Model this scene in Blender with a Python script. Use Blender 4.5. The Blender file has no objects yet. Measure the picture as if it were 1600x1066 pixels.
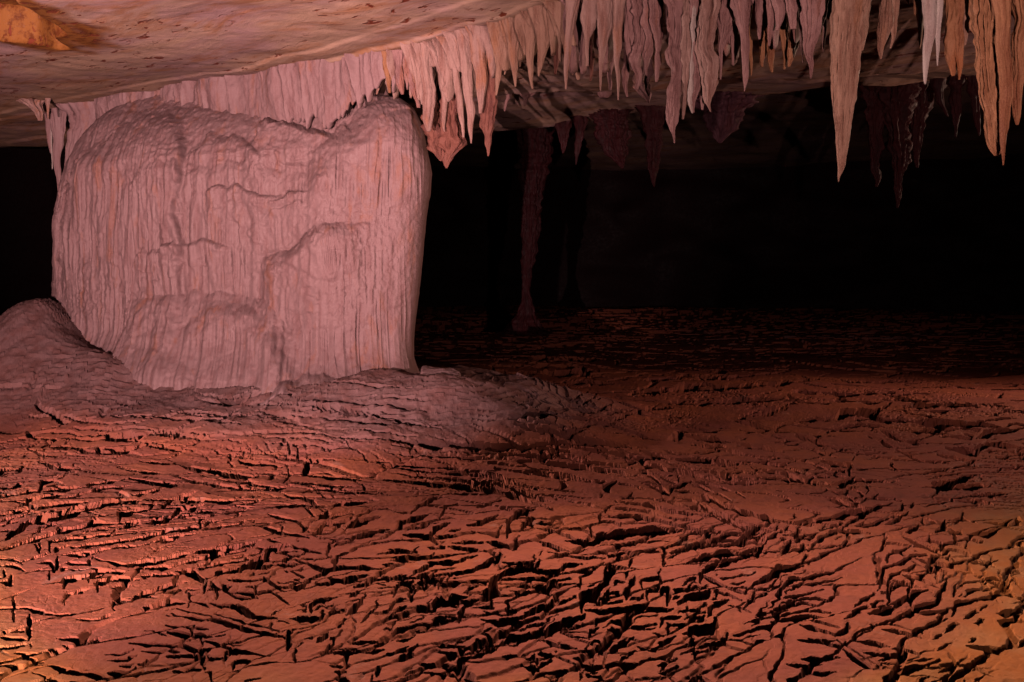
import bpy, math
import numpy as np

# ------------------------------------------------------------------ camera, world, lights, exposure
scene = bpy.context.scene
FPX, CX, HY, CAMZ = 1555.0, 800.0, 430.0, 1.5      # focal length in photo pixels, centre column, horizon row, eye height
cam_d = bpy.data.cameras.new('camera'); cam = bpy.data.objects.new('camera', cam_d)
scene.collection.objects.link(cam); scene.camera = cam
cam_d.sensor_width = 36.0; cam_d.lens = 36.0 * FPX / 1600.0
cam_d.shift_y = -(533.0 - HY) / 1600.0
cam_d.clip_start = 0.05; cam_d.clip_end = 500.0
cam.location = (0, 0, CAMZ); cam.rotation_euler = (math.radians(90), 0, 0)

world = bpy.data.worlds.new('World'); scene.world = world
world.use_nodes = True
world.node_tree.nodes['Background'].inputs[0].default_value = (0.02, 0.004, 0.006, 1)   # sealed cave: no sky
world.node_tree.nodes['Background'].inputs[1].default_value = 0.01

def spot_lamp(name, loc, aim, power, col, cone, blend, radius=0.03):
    """spot lamps: two flashes by the camera, plus unseen ones added for floor and ceiling"""
    l = bpy.data.lights.new(name, 'SPOT'); l.energy = power; l.color = col
    l.spot_size = math.radians(cone); l.spot_blend = blend; l.shadow_soft_size = radius
    o = bpy.data.objects.new(name, l); scene.collection.objects.link(o)
    o.location = loc
    d = np.array(aim, float) - np.array(loc, float)
    from mathutils import Vector
    o.rotation_euler = Vector(d).to_track_quat('-Z', 'Y').to_euler()
    return o
spot_lamp('spot_head', (-2.2, -1.3, 0.75), (-3.3, 11.0, 2.2), 4400, (1.0, 0.75, 0.72), 42, 0.6, 0.03)     # main head, left of the camera, on the column
spot_lamp('spot_head', (-3.2, 0.8, 1.1), (-3.0, 7.4, 3.9), 1650, (1.0, 0.75, 0.72), 66, 0.9, 0.05)          # added lamp, turned up to brighten the ceiling
spot_lamp('spot_head', (0.5, 5.8, 3.42), (0.6, 3.4, 0.0), 380, (1.0, 0.76, 0.60), 112, 1.0, 0.10)             # added unseen lamp under the ceiling, brightens the nearest mud
spot_lamp('spot_head', (11.5, 13.0, 3.2), (2.2, 6.3, 0.0), 1300, (1.0, 0.68, 0.50), 115, 1.0, 0.10)           # added unseen lamp beyond the right edge, keeps the middle floor's cracks dark
spot_lamp('spot_head', (-12.0, 9.2, 3.3), (1.5, 3.8, 0.0), 4900, (1.0, 0.80, 0.72), 54, 0.9, 0.12)         # added out of view on the left, lights the near floor, leaves cracks black
spot_lamp('spot_head', (1.6, -1.0, 1.3), (2.6, 8.0, 3.6), 1150, (1.0, 0.76, 0.69), 62, 1.0, 0.03)           # on the stalactites

scene.view_settings.view_transform = 'Standard'
scene.view_settings.look = 'None'
scene.view_settings.exposure = 0.0
scene.view_settings.gamma = 1.0
scene.cycles.max_bounces = 3
scene.cycles.diffuse_bounces = 0

# ------------------------------------------------------------------ noise
def _h(i, j, k, s):
    with np.errstate(over='ignore'):
        n = (i.astype(np.uint32) * np.uint32(374761393) + j.astype(np.uint32) * np.uint32(668265263)
             + k.astype(np.uint32) * np.uint32(2147483647 - 61) + np.uint32((s * 1274126177) & 0xffffffff))
        n = (n ^ (n >> np.uint32(13))) * np.uint32(1274126177)
        n = (n ^ (n >> np.uint32(15))) * np.uint32(2246822519)
        n = n ^ (n >> np.uint32(16))
    return n.astype(np.float64) / 4294967295.0

def noise(x, y, z=None, s=0):
    """smooth value noise in -1..1"""
    x = np.asarray(x, float); y = np.asarray(y, float)
    x, y = np.broadcast_arrays(x, y)
    i = np.floor(x); j = np.floor(y)
    fx = x - i; fy = y - j
    fx = fx * fx * fx * (fx * (fx * 6 - 15) + 10); fy = fy * fy * fy * (fy * (fy * 6 - 15) + 10)
    i = i.astype(np.int64); j = j.astype(np.int64)
    if z is None:
        k = np.zeros_like(i)
        a = _h(i, j, k, s); b = _h(i + 1, j, k, s); c = _h(i, j + 1, k, s); d = _h(i + 1, j + 1, k, s)
        return (a * (1 - fx) + b * fx) * (1 - fy) * 2 + (c * (1 - fx) + d * fx) * fy * 2 - 1
    z = np.broadcast_to(np.asarray(z, float), x.shape)
    k = np.floor(z); fz = z - k; fz = fz * fz * (3 - 2 * fz); k = k.astype(np.int64)
    r = 0
    for dk, wk in ((0, 1 - fz), (1, fz)):
        a = _h(i, j, k + dk, s); b = _h(i + 1, j, k + dk, s); c = _h(i, j + 1, k + dk, s); d = _h(i + 1, j + 1, k + dk, s)
        r = r + ((a * (1 - fx) + b * fx) * (1 - fy) + (c * (1 - fx) + d * fx) * fy) * wk
    return r * 2 - 1

def fbm(x, y, z=None, o=4, s=0, g=0.5):
    r = 0; a = 1.0; f = 1.0; t = 0
    for q in range(o):
        r = r + a * noise(x * f, y * f, None if z is None else z * f, s + q * 17); t += a; a *= g; f *= 2.03
    return r / t

def sstep(a, b, x):
    t = np.clip((x - a) / (b - a), 0, 1); return t * t * (3 - 2 * t)

# ------------------------------------------------------------------ mesh + material helpers
def grid_mesh(name, P, mat, wrap=False, parent=None, caps=False, attrs=None, smooth=True):
    P = np.asarray(P, float); R, Cn = P.shape[:2]
    V = P.reshape(-1, 3)
    r = np.arange(R - 1)[:, None]; c = np.arange(Cn if wrap else Cn - 1)[None, :]
    c2 = (c + 1) % Cn
    F = np.stack([r * Cn + c, r * Cn + c2, (r + 1) * Cn + c2, (r + 1) * Cn + c], -1).reshape(-1, 4)
    me = bpy.data.meshes.new(name)
    loops = F.reshape(-1); nf = len(F); starts = np.arange(nf) * 4; totals = np.full(nf, 4)
    if caps and wrap:
        loops = np.concatenate([loops, np.arange(Cn)[::-1], (R - 1) * Cn + np.arange(Cn)])
        starts = np.concatenate([starts, [nf * 4, nf * 4 + Cn]]); totals = np.concatenate([totals, [Cn, Cn]]); nf += 2
    me.vertices.add(len(V)); me.vertices.foreach_set('co', V.astype(np.float32).ravel())
    me.loops.add(len(loops)); me.loops.foreach_set('vertex_index', loops.astype(np.int32))
    me.polygons.add(nf); me.polygons.foreach_set('loop_start', starts.astype(np.int32))
    me.polygons.foreach_set('loop_total', totals.astype(np.int32))
    me.polygons.foreach_set('use_smooth', np.full(nf, smooth))
    me.update(calc_edges=True)
    for k, v in (attrs or {}).items():
        a = me.attributes.new(k, 'FLOAT', 'POINT'); a.data.foreach_set('value', np.asarray(v, np.float32).ravel())
    me.materials.append(mat)
    o = bpy.data.objects.new(name, me); scene.collection.objects.link(o)
    if parent: o.parent = parent
    return o

def tag(o, label=None, cat=None, group=None, kind=None):
    if label: o['label'] = label
    if cat: o['category'] = cat
    if group: o['group'] = group
    if kind: o['kind'] = kind
    return o

def nodes(name):
    m = bpy.data.materials.new(name); m.use_nodes = True
    nt = m.node_tree; b = nt.nodes['Principled BSDF']
    return m, nt, b

def N(nt, t, **kw):
    n = nt.nodes.new(t)
    for k, v in kw.items():
        if k in ('inp',):
            for a, b in v.items(): n.inputs[a].default_value = b
        else: setattr(n, k, v)
    return n

def mixc(nt, fac, a, b, mode='MIX'):
    n = nt.nodes.new('ShaderNodeMix'); n.data_type = 'RGBA'; n.blend_type = mode
    for idx, v in ((0, fac), (6, a), (7, b)):
        if hasattr(v, 'default_value') or hasattr(v, 'is_output'): nt.links.new(v, n.inputs[idx])
        elif isinstance(v, (int, float)): n.inputs[idx].default_value = v
        else: n.inputs[idx].default_value = (*v, 1)
    return n.outputs[2]

def tex(nt, scale, detail=4, rough=0.55, dist=0.0, stretch=(1, 1, 1), rot=(0, 0, 0)):
    g = nt.nodes.new('ShaderNodeNewGeometry')
    mp = nt.nodes.new('ShaderNodeMapping'); mp.inputs['Scale'].default_value = stretch
    m0 = nt.nodes.new('ShaderNodeMapping'); m0.inputs['Rotation'].default_value = rot
    nt.links.new(g.outputs['Position'], m0.inputs['Vector']); nt.links.new(m0.outputs[0], mp.inputs['Vector'])
    n = nt.nodes.new('ShaderNodeTexNoise'); n.inputs['Scale'].default_value = scale; n.inputs['Detail'].default_value = detail
    n.inputs['Roughness'].default_value = rough; n.inputs['Distortion'].default_value = dist
    nt.links.new(mp.outputs[0], n.inputs['Vector'])
    return n.outputs['Fac']

def ramp(nt, fac, lo, hi, a=0.0, b=1.0):
    n = nt.nodes.new('ShaderNodeMapRange'); n.interpolation_type = 'SMOOTHSTEP'
    nt.links.new(fac, n.inputs[0]); n.inputs[1].default_value = lo; n.inputs[2].default_value = hi
    n.inputs[3].default_value = a; n.inputs[4].default_value = b
    return n.outputs[0]

def attr(nt, name):
    n = nt.nodes.new('ShaderNodeAttribute'); n.attribute_name = name; return n.outputs['Fac']

def bump(nt, b, hs):
    last = None
    for h, st, dist in hs:
        n = nt.nodes.new('ShaderNodeBump'); n.inputs['Strength'].default_value = st; n.inputs['Distance'].default_value = dist
        nt.links.new(h, n.inputs['Height'])
        if last: nt.links.new(last, n.inputs['Normal'])
        last = n.outputs[0]
    nt.links.new(last, b.inputs['Normal'])

def flow_mat(name, base, dark, stain, stain_lo=0.55, stain_hi=0.72, rough=0.62, vert=0.12, fine=0.8):
    """calcite: vertical streaks of a darker tone, iron stains, grainy drip surface"""
    m, nt, b = nodes(name)
    st = tex(nt, 14, 5, 0.6, 0.3, (1, 1, vert))
    st2 = tex(nt, 5, 4, 0.6, 0.6, (1, 1, 0.25))
    sp = tex(nt, 38, 4, 0.7)
    c = mixc(nt, ramp(nt, st, 0.42, 0.68), base, dark)
    c = mixc(nt, ramp(nt, st2, stain_lo, stain_hi, 0, 0.85), c, stain)
    c = mixc(nt, ramp(nt, sp, 0.60, 0.74, 0, 0.55), c, [q * 0.45 for q in dark])
    c = mixc(nt, ramp(nt, tex(nt, 120, 2, 0.6), 0.3, 0.7, 0, 0.35), c, [min(1, q * 1.3) for q in base])
    nt.links.new(c, b.inputs['Base Color'])
    nt.links.new(ramp(nt, tex(nt, 9, 3), 0.35, 0.7, rough + 0.15, rough - 0.12), b.inputs['Roughness'])
    b.inputs['Specular IOR Level'].default_value = 0.25
    bump(nt, b, [(tex(nt, 30, 5, 0.65, 0.5, (1, 1, 0.35)), fine, 0.02), (tex(nt, 110, 3, 0.7), fine * 0.7, 0.006)])
    return m

M = {}
M['column'] = flow_mat('pale_flowstone', (0.41, 0.205, 0.205), (0.32, 0.14, 0.138), (0.42, 0.14, 0.09), 0.54, 0.72, vert=0.07, fine=0.35)
M['pink'] = flow_mat('pink_calcite', (0.50, 0.25, 0.215), (0.32, 0.125, 0.10), (0.50, 0.16, 0.075))
M['mauve'] = flow_mat('mauve_calcite', (0.46, 0.205, 0.195), (0.21, 0.075, 0.07), (0.42, 0.13, 0.08))
M['tan'] = flow_mat('tan_calcite', (0.46, 0.215, 0.155), (0.25, 0.09, 0.06), (0.44, 0.15, 0.07))
M['orange'] = flow_mat('iron_stained_calcite', (0.46, 0.175, 0.09), (0.24, 0.062, 0.03), (0.48, 0.12, 0.04))
M['pale'] = flow_mat('white_calcite', (0.60, 0.40, 0.37), (0.44, 0.24, 0.22), (0.5, 0.25, 0.18), 0.65, 0.85)
M['brown'] = flow_mat('brown_red_calcite', (0.30, 0.095, 0.07), (0.13, 0.035, 0.03), (0.38, 0.13, 0.08))
M['duskpurple'] = flow_mat('dimmed_purple_calcite', (0.12, 0.038, 0.05), (0.05, 0.012, 0.018), (0.10, 0.02, 0.02))  # purple calcite with the dimness of the hall put into its colour
M['rock'] = flow_mat('dimmed_wall_rock', (0.024, 0.005, 0.006), (0.012, 0.003, 0.003), (0.024, 0.005, 0.005), vert=1)  # colour lowered so the wall sinks into the darkness of the hall
M['far'] = flow_mat('dimmed_far_calcite', (0.05, 0.006, 0.008), (0.02, 0.003, 0.004), (0.04, 0.005, 0.005))  # calcite darkened in its colour to stand for weak light far back

def ground_mat():
    m, nt, b = nodes('cracked_red_mud')
    dep = attr(nt, 'deposit'); warm = attr(nt, 'glow_stain'); deep = attr(nt, 'chip')
    c = mixc(nt, ramp(nt, tex(nt, 1.3, 4, 0.6), 0.35, 0.68), (0.44, 0.108, 0.076), (0.54, 0.135, 0.070))
    c = mixc(nt, ramp(nt, tex(nt, 9, 5, 0.65), 0.45, 0.75, 0, 0.6), c, (0.30, 0.085, 0.06))
    c = mixc(nt, ramp(nt, tex(nt, 2.6, 5, 0.7, 0.6), 0.60, 0.74, 0, 0.65), c, (0.58, 0.25, 0.20))
    c = mixc(nt, warm, c, mixc(nt, ramp(nt, tex(nt, 4, 4), 0.4, 0.65), (0.62, 0.185, 0.05), (0.62, 0.23, 0.085)))
    c = mixc(nt, deep, c, mixc(nt, ramp(nt, tex(nt, 30, 3), 0.4, 0.65), (0.62, 0.20, 0.10), (0.42, 0.11, 0.06)))
    fl = mixc(nt, ramp(nt, tex(nt, 6, 5, 0.6, 0.4), 0.38, 0.7), (0.38, 0.175, 0.17), (0.29, 0.11, 0.10))
    c = mixc(nt, dep, c, fl)
    nt.links.new(c, b.inputs['Base Color'])
    b.inputs['Roughness'].default_value = 0.8; b.inputs['Specular IOR Level'].default_value = 0.15
    bump(nt, b, [(tex(nt, 26, 5, 0.7), 0.35, 0.02), (tex(nt, 120, 3, 0.7), 0.4, 0.006)])
    return m
M['ground'] = ground_mat()

def ceil_mat():
    m, nt, b = nodes('pale_limestone_ceiling')
    r = (0, 0, math.radians(40))
    warm = attr(nt, 'glow_stain')
    c = mixc(nt, ramp(nt, tex(nt, 1.1, 6, 0.62, 0.6, (0.5, 1.0, 1), r), 0.36, 0.66), (0.76, 0.40, 0.29), (0.64, 0.32, 0.315))
    c = mixc(nt, ramp(nt, tex(nt, 1.5, 7, 0.72, 1.0, (0.5, 1.5, 1), r), 0.47, 0.66, 0, 0.75), c, (0.58, 0.20, 0.085))
    c = mixc(nt, ramp(nt, tex(nt, 4.5, 6, 0.72, 0.4, (0.6, 1.3, 1), r), 0.52, 0.76, 0, 0.25), c, (0.74, 0.44, 0.33))
    c = mixc(nt, warm, c, mixc(nt, ramp(nt, tex(nt, 7, 5, 0.7), 0.45, 0.62), (0.38, 0.12, 0.03), (0.18, 0.04, 0.01)))
    spots = tex(nt, 8, 3, 0.6, 0.5, (0.6, 1.4, 1), r)
    zone = ramp(nt, tex(nt, 0.7, 3, 0.5), 0.42, 0.56)
    mm = nt.nodes.new('ShaderNodeMath'); mm.operation = 'MULTIPLY'
    nt.links.new(ramp(nt, spots, 0.595, 0.64), mm.inputs[0]); nt.links.new(zone, mm.inputs[1])
    c = mixc(nt, mm.outputs[0], c, (0.26, 0.045, 0.022))
    c = mixc(nt, ramp(nt, tex(nt, 45, 4, 0.7), 0.55, 0.8, 0, 0.5), c, (0.34, 0.17, 0.14))
    nt.links.new(c, b.inputs['Base Color'])
    b.inputs['Roughness'].default_value = 0.7; b.inputs['Specular IOR Level'].default_value = 0.2
    inv = nt.nodes.new('ShaderNodeMath'); inv.operation = 'SUBTRACT'; inv.inputs[0].default_value = 1.0
    nt.links.new(mm.outputs[0], inv.inputs[1])
    bump(nt, b, [(tex(nt, 3.5, 7, 0.65, 0.5, (0.8, 1.2, 1), r), 0.4, 0.05), (inv.outputs[0], 0.6, 0.015), (tex(nt, 70, 3, 0.7), 0.3, 0.005)])
    return m
M['ceiling'] = ceil_mat()

# ------------------------------------------------------------------ plan helpers: the photo's rows and columns turned into metres
CEIL = 3.75
def X_(px, d): return (px - CX) / FPX * d
def Z_(py, d): return CAMZ + (HY - py) / FPX * d
RP = np.array([[-700, 19.0], [-100, 15.4], [0, 14.5], [100, 13.6], [250, 12.6], [430, 11.1], [600, 10.0], [700, 9.4], [800, 8.75], [900, 8.13],
               [1000, 7.7], [1100, 7.3], [1200, 6.95], [1300, 6.65], [1400, 6.4], [1500, 6.15], [1600, 5.95], [1700, 5.75], [2200, 5.0], [3500, 3.6]])
def RD(px): return np.interp(px, RP[:, 0], RP[:, 1])      # distance of the stalactite line

def poly_d(px, py, pts):
    """distance to a polyline and side (+ = nearer the viewer) in the traced frame"""
    best = np.full(px.shape, 1e9); side = np.zeros(px.shape); arc = np.zeros(px.shape); L = 0
    nx = np.zeros(px.shape); ny = np.ones(px.shape)
    tot = sum(math.dist(pts[i], pts[i + 1]) for i in range(len(pts) - 1))
    for (x0, y0), (x1, y1) in zip(pts[:-1], pts[1:]):
        dx, dy = x1 - x0, y1 - y0; l2 = dx * dx + dy * dy + 1e-9
        t = np.clip(((px - x0) * dx + (py - y0) * dy) / l2, 0, 1)
        ex = px - (x0 + t * dx); ey = py - (y0 + t * dy)
        d = np.hypot(ex, ey)
        m = d < best
        d0 = CAMZ * FPX / (max(y0, 500) - HY); d1 = CAMZ * FPX / (max(y1, 500) - HY)
        ax, ay, bx, by = X_(x0, d0), d0, X_(x1, d1), d1
        ux, uy = -(by - ay), bx - ax; ul = math.hypot(ux, uy) + 1e-9; ux, uy = ux / ul, uy / ul
        ra = math.hypot((ax + bx) / 2, (ay + by) / 2); dt = (ux * (ax + bx) / 2 + uy * (ay + by) / 2) / ra
        if dt < 0: ux, uy, dt = -ux, -uy, -dt
        k = min(1.0, dt + 0.15)
        nx = np.where(m, ux * k, nx); ny = np.where(m, uy * k, ny)
        best = np.where(m, d, best); side = np.where(m, np.sign(ey), side)
        arc = np.where(m, (L + t * math.sqrt(l2)) / tot, arc); L += math.sqrt(l2)
    return best, side, arc, nx, ny

# ------------------------------------------------------------------ the ground
def base_height(X, Y):
    h = 0.05 * noise(X * 0.35 + 3, Y * 0.35, s=5) + 0.02 * noise(X * 0.9, Y * 0.9, s=6)
    # apron of flowstone round the foot of the column
    ax, ay = -0.95, 10.3; bx, by = -5.2, 12.6
    t = np.clip(((X - ax) * (bx - ax) + (Y - ay) * (by - ay)) / ((bx - ax) ** 2 + (by - ay) ** 2), 0, 1)
    d = np.hypot(X - (ax + t * (bx - ax)), Y - (ay + t * (by - ay)))
    dw = d + 0.12 * noise(X * 1.6, Y * 1.6, s=8)
    h = h + 0.29 * sstep(2.9, 1.15, dw)
    h = h + 0.12 * sstep(1.65, 1.0, dw)
    h = h + 0.15 * np.exp(-(((X + 1.40) / 0.62) ** 2 + ((Y - 9.75) / 0.5) ** 2))
    # left mounds
    def g(cx, cy, sx, sy, a, rot=0.0):
        c, s_ = math.cos(rot), math.sin(rot)
        u = ((X - cx) * c + (Y - cy) * s_) / sx; v = (-(X - cx) * s_ + (Y - cy) * c) / sy
        return a * np.exp(-(u * u + v * v))
    h = h + g(-4.9, 10.9, 1.25, 0.85, 0.27, -0.1)
    h = h + g(-5.7, 12.0, 0.72, 1.0, 0.72) + g(-7.4, 11.2, 1.6, 1.2, 0.10)
    h = h + g(-0.55, 9.6, 0.45, 0.4, 0.10) + g(0.1, 8.9, 0.8, 0.35, 0.10, -0.5)
    # floor climbs a little toward the dark back and the sides
    h = h + 0.25 * sstep(18, 40, Y) * (1 + 0.5 * noise(X * 0.2, Y * 0.2, s=9))
    return h, dw

T = {'7': (0, 666, .375), '8': (600, 700, .34375), 'b': (1050, 700, .34375), '5': (560, 450, .375), '6': (1000, 450, .375), '4': (0, 350, .4375)}
CR = """
7 30 0,490 120,400 250,380 340,350 440,325 560,308
7 14 0,525 110,490 250,440 400,405 510,408
7 13 300,510 560,475 700,440 830,425 835,395 900,370
7 12 500,400 500,370 620,350 640,325
7 13 600,405 680,400 740,355 850,328
7 16 400,555 540,580 700,550 820,525 960,512 1100,475
7 10 540,600 700,585 880,545 1020,520 1060,490
7 22 740,605 800,610 855,650 850,700
7 24 860,630 920,610 1000,600 1110,545 1120,520 1200,495
7 14 410,690 400,660 460,640 580,640
7 18 500,730 550,735 600,700 690,670 780,650
7 20 270,680 275,645 310,640 360,620
7 16 600,760 660,755 710,740 770,740
7 14 720,785 840,805 920,820 1010,850 1130,870 1190,880
7 18 880,740 980,755 1060,795 1150,800
7 14 1200,935 1200,870 1230,850
7 14 700,860 760,865 880,885
7 12 540,905 700,915 830,940 880,930
7 12 240,885 330,885 400,855
7 12 120,895 125,785
7 10 0,885 110,890
7 10 0,580 60,585 100,605
7 12 0,655 40,655 45,620
7 16 200,1000 280,1020 380,1035 460,1055
7 11 450,1030 540,1025 570,1005
7 16 720,155 800,180 900,195 1000,210 1070,215
7 10 410,90 520,105 600,80 700,95 810,100
7 12 1000,150 1090,158 1180,175
7 14 1260,205 1280,180 1275,140
7 10 1260,205 1400,220 1500,225
7 13 540,225 620,235 730,245
7 12 0,265 60,255 100,240
7 9 0,295 160,270 175,240 230,228
7 10 160,150 230,175 330,182
7 10 180,268 280,262 350,258
7 9 0,375 110,350 230,325 370,318
7 9 210,525 205,485 300,475 380,460 440,455 480,430
7 13 1140,345 1270,330
7 15 1300,400 1350,375 1400,335 1530,315
7 12 1060,415 1200,450 1290,470
7 20 1440,425 1530,390 1600,378
7 14 1390,590 1400,540 1460,520
7 14 1230,555 1340,605 1420,595 1500,590 1600,600
7 12 1150,670 1240,675 1310,630 1400,600
7 20 1290,770 1310,730 1400,715
7 20 1210,805 1330,800 1350,770
7 14 1320,900 1350,880 1360,855
7 12 1040,600 1120,585 1260,580
7 12 950,645 1050,650 1100,640 1180,690
7 10 160,575 210,570 230,610 240,540
7 10 270,570 370,575 390,545
7 12 1190,290 1290,310 1340,355
7 11 760,320 850,310 950,320 1010,300
7 10 1390,950 1530,940 1600,935
7 14 1450,790 1500,740 1520,700
7 12 700,970 800,960 840,965 850,1010
7 14 970,1010 980,985 1040,975
7 16 1400,1055 1450,1060
7 14 1570,1040 1580,1000
7 10 0,1000 100,1005 180,985
7 12 1480,670 1540,650 1590,610
8 18 0,145 120,160 250,172 350,180 480,195 600,225 720,265
8 13 580,190 700,230 760,245
8 12 500,90 640,115 780,125 940,150
8 11 690,65 860,85 1030,105 1180,135
8 14 560,410 570,340 610,300 690,285
8 15 380,355 440,345 520,310
8 16 210,415 235,370 300,345
8 14 50,385 80,345 200,310
8 12 90,400 210,410 240,440
8 11 240,405 330,405
8 12 300,455 430,465
8 20 470,430 530,440 590,460 610,400
8 12 700,345 750,340 800,315
8 36 830,430 920,430 1010,405 1110,390 1200,385 1360,378
8 16 1270,540 1275,460 1340,430 1390,390 1530,380
8 22 1370,520 1440,505 1530,480 1600,478
8 12 1020,310 1160,315 1300,345 1450,375
8 12 1080,250 1200,260 1300,290 1460,310
8 17 1000,200 1020,180 1050,150
8 17 1300,215 1310,180 1400,155
8 14 1190,170 1260,190 1300,215
8 13 1340,200 1440,215 1520,245 1600,280
8 10 1010,300 1010,275 1045,260
8 10 690,360 790,385 880,420
8 26 390,665 500,660 500,600 560,575 640,560 690,540 710,510
8 14 640,565 790,565 820,540 900,530
8 24 160,750 210,740 250,700 320,680 380,685
8 16 120,700 125,670 160,640 210,630
8 12 120,590 150,560 220,530 330,520 420,490
8 18 290,610 310,575 390,560 460,530 530,480
8 15 40,680 60,620 130,600
8 13 345,800 350,740 400,700 430,690
8 18 440,780 520,800 600,780 700,740 770,700
8 14 510,855 630,860 660,840
8 12 560,800 640,795 760,755
8 26 710,880 780,820 860,790 920,765
8 30 900,750 910,680 960,660 1010,620 1020,570 1050,545 1100,548
8 22 1100,690 1110,640 1140,590
8 15 920,745 1000,745 1110,725 1200,718
8 16 1000,820 1030,790 1100,800 1110,760 1160,740 1320,735
8 14 1200,690 1200,655 1290,640 1290,720
8 24 1340,715 1380,685 1460,670 1480,640
8 16 1470,765 1490,720 1570,690
8 14 1260,820 1270,775 1350,765
8 30 1360,845 1440,825 1500,805 1510,770
8 14 1400,900 1400,850
8 14 1440,610 1445,570 1480,550 1600,520
8 13 0,945 60,930 110,905
8 13 60,965 110,945 150,895
8 12 0,745 20,740 60,700 100,690
8 14 160,980 260,990 330,1000 380,960
8 16 330,1000 350,970 460,930 550,890
8 24 630,985 700,1000 760,965
8 13 700,940 770,945
8 20 1010,935 1050,910 1130,860
8 18 1250,995 1290,980 1330,965
8 16 890,1060 900,1020 950,990
8 11 700,870 800,905 880,915
8 14 1000,905 1010,870 1060,850
8 13 1150,900 1230,920 1280,880 1330,860
8 10 800,485 930,505 1000,500
8 12 30,510 110,505 200,500 230,480
8 12 860,960 960,965
b 26 60,520 210,480 380,485 410,440 500,385
b 22 20,200 100,205 180,240 300,290 440,325 560,350
b 16 560,350 640,340 760,310 900,285 1000,250
b 22 330,660 370,620 440,590 480,550 600,540
b 18 130,610 130,570 180,540 280,520 350,505
b 11 130,580 220,620 340,660
b 22 30,710 80,680 160,660
b 18 170,760 180,720 260,690
b 32 90,850 150,830 200,800
b 16 440,730 480,690 500,640 550,600 640,590 760,560
b 14 500,490 520,460 540,425
b 13 580,480 600,440
b 12 620,470 680,410 760,375 900,385
b 13 780,360 850,320 900,290
b 16 980,350 1040,320 1070,290
b 18 1060,385 1110,375 1115,345
b 22 1200,390 1230,370 1240,325
b 14 940,650 950,590 960,545 1040,530 1090,495 1160,485
b 13 1110,505 1180,525 1270,545 1280,510
b 14 1050,580 1140,610 1220,640
b 24 890,755 990,745 1050,700 1100,670 1170,655
b 22 1080,775 1110,735 1200,710 1230,640 1250,600
b 18 1270,770 1290,710 1400,695
b 28 1480,750 1540,750 1600,745
b 20 1380,800 1420,780
b 18 1240,840 1300,800
b 16 790,785 830,750 890,720
b 20 740,855 790,830 805,800
b 12 450,790 560,775 630,765 700,775
b 12 580,810 700,840 760,855
b 30 990,1040 1090,1010 1150,995
b 14 1150,995 1220,965
b 14 920,1010 830,960 780,920
b 14 820,880 900,890 990,905
b 14 1270,1035 1350,1010
b 18 590,960 700,965 760,955
b 12 960,830 1030,840 1130,865
b 22 1160,180 1240,165 1310,150 1400,120
b 14 1180,215 1220,190 1300,185 1450,175
b 13 1290,250 1400,240 1460,260
b 14 1340,390 1440,400 1500,370
b 12 1350,520 1420,530 1480,510
b 12 380,100 520,120 620,155 720,165
b 12 720,165 860,150 1010,160
b 12 0,60 140,70 230,80 350,80
b 13 750,185 790,160 830,130
b 12 700,230 800,260 880,270
b 14 280,850 400,820 480,790
b 13 1450,660 1500,650 1560,670
b 13 1340,900 1420,910 1500,950
b 12 1050,410 1120,440 1190,455
b 12 1200,460 1300,470 1370,490
6 16 0,425 120,425 270,400 340,412 430,410 640,395 740,380
6 14 140,495 300,485 430,470 600,465
6 16 470,530 540,520 640,490 700,500
6 20 650,560 760,550 860,520 980,520 1050,485
6 20 900,545 1050,550 1200,560 1350,570 1500,575
6 16 1060,590 1180,600 1300,595
6 16 1400,625 1500,600 1600,590
6 16 1270,670 1400,690 1450,650 1600,665
6 12 0,680 120,710 300,715 470,740
6 12 0,735 160,765 330,800
6 14 190,620 330,640 420,655 600,690
6 14 750,720 880,745 870,780
6 12 490,790 660,810 720,790
6 12 650,620 760,650 860,680
6 12 1000,600 1100,640 1200,650
6 10 760,440 900,450 1060,440
6 10 1100,500 1300,490 1400,500
6 12 140,600 280,610 400,600
5 18 130,635 300,645 440,655 600,660 740,670 880,685
5 12 650,570 760,600 860,610 960,590
5 12 630,550 700,530 840,525
5 12 860,620 1000,640 1140,670
5 8 0,480 120,490 280,505
5 8 0,560 130,570
5 14 740,480 860,490 980,520 1050,480
5 16 480,350 650,360 900,355 1000,350
5 12 1060,560 1120,530 1180,510
5 14 1120,445 1240,430 1560,420
5 12 800,400 940,395 1060,405
5 10 700,330 850,325 960,330
5 12 920,580 1000,560 1060,575
4 8 700,625 780,640 870,640 910,615 960,600 1050,610 1070,600
4 7 1060,625 1200,630 1350,645 1500,660
4 6 560,695 700,700 860,710
4 6 1150,690 1250,700 1350,710
4 10 1390,770 1470,780 1540,795 1600,780
4 5 350,755 500,745 620,760 800,770
4 5 100,745 240,740 330,765
4 5 900,740 1050,745 1200,760
4 6 200,770 330,775 470,770
"""
NTRACED = len(CR.strip().splitlines())
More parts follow.
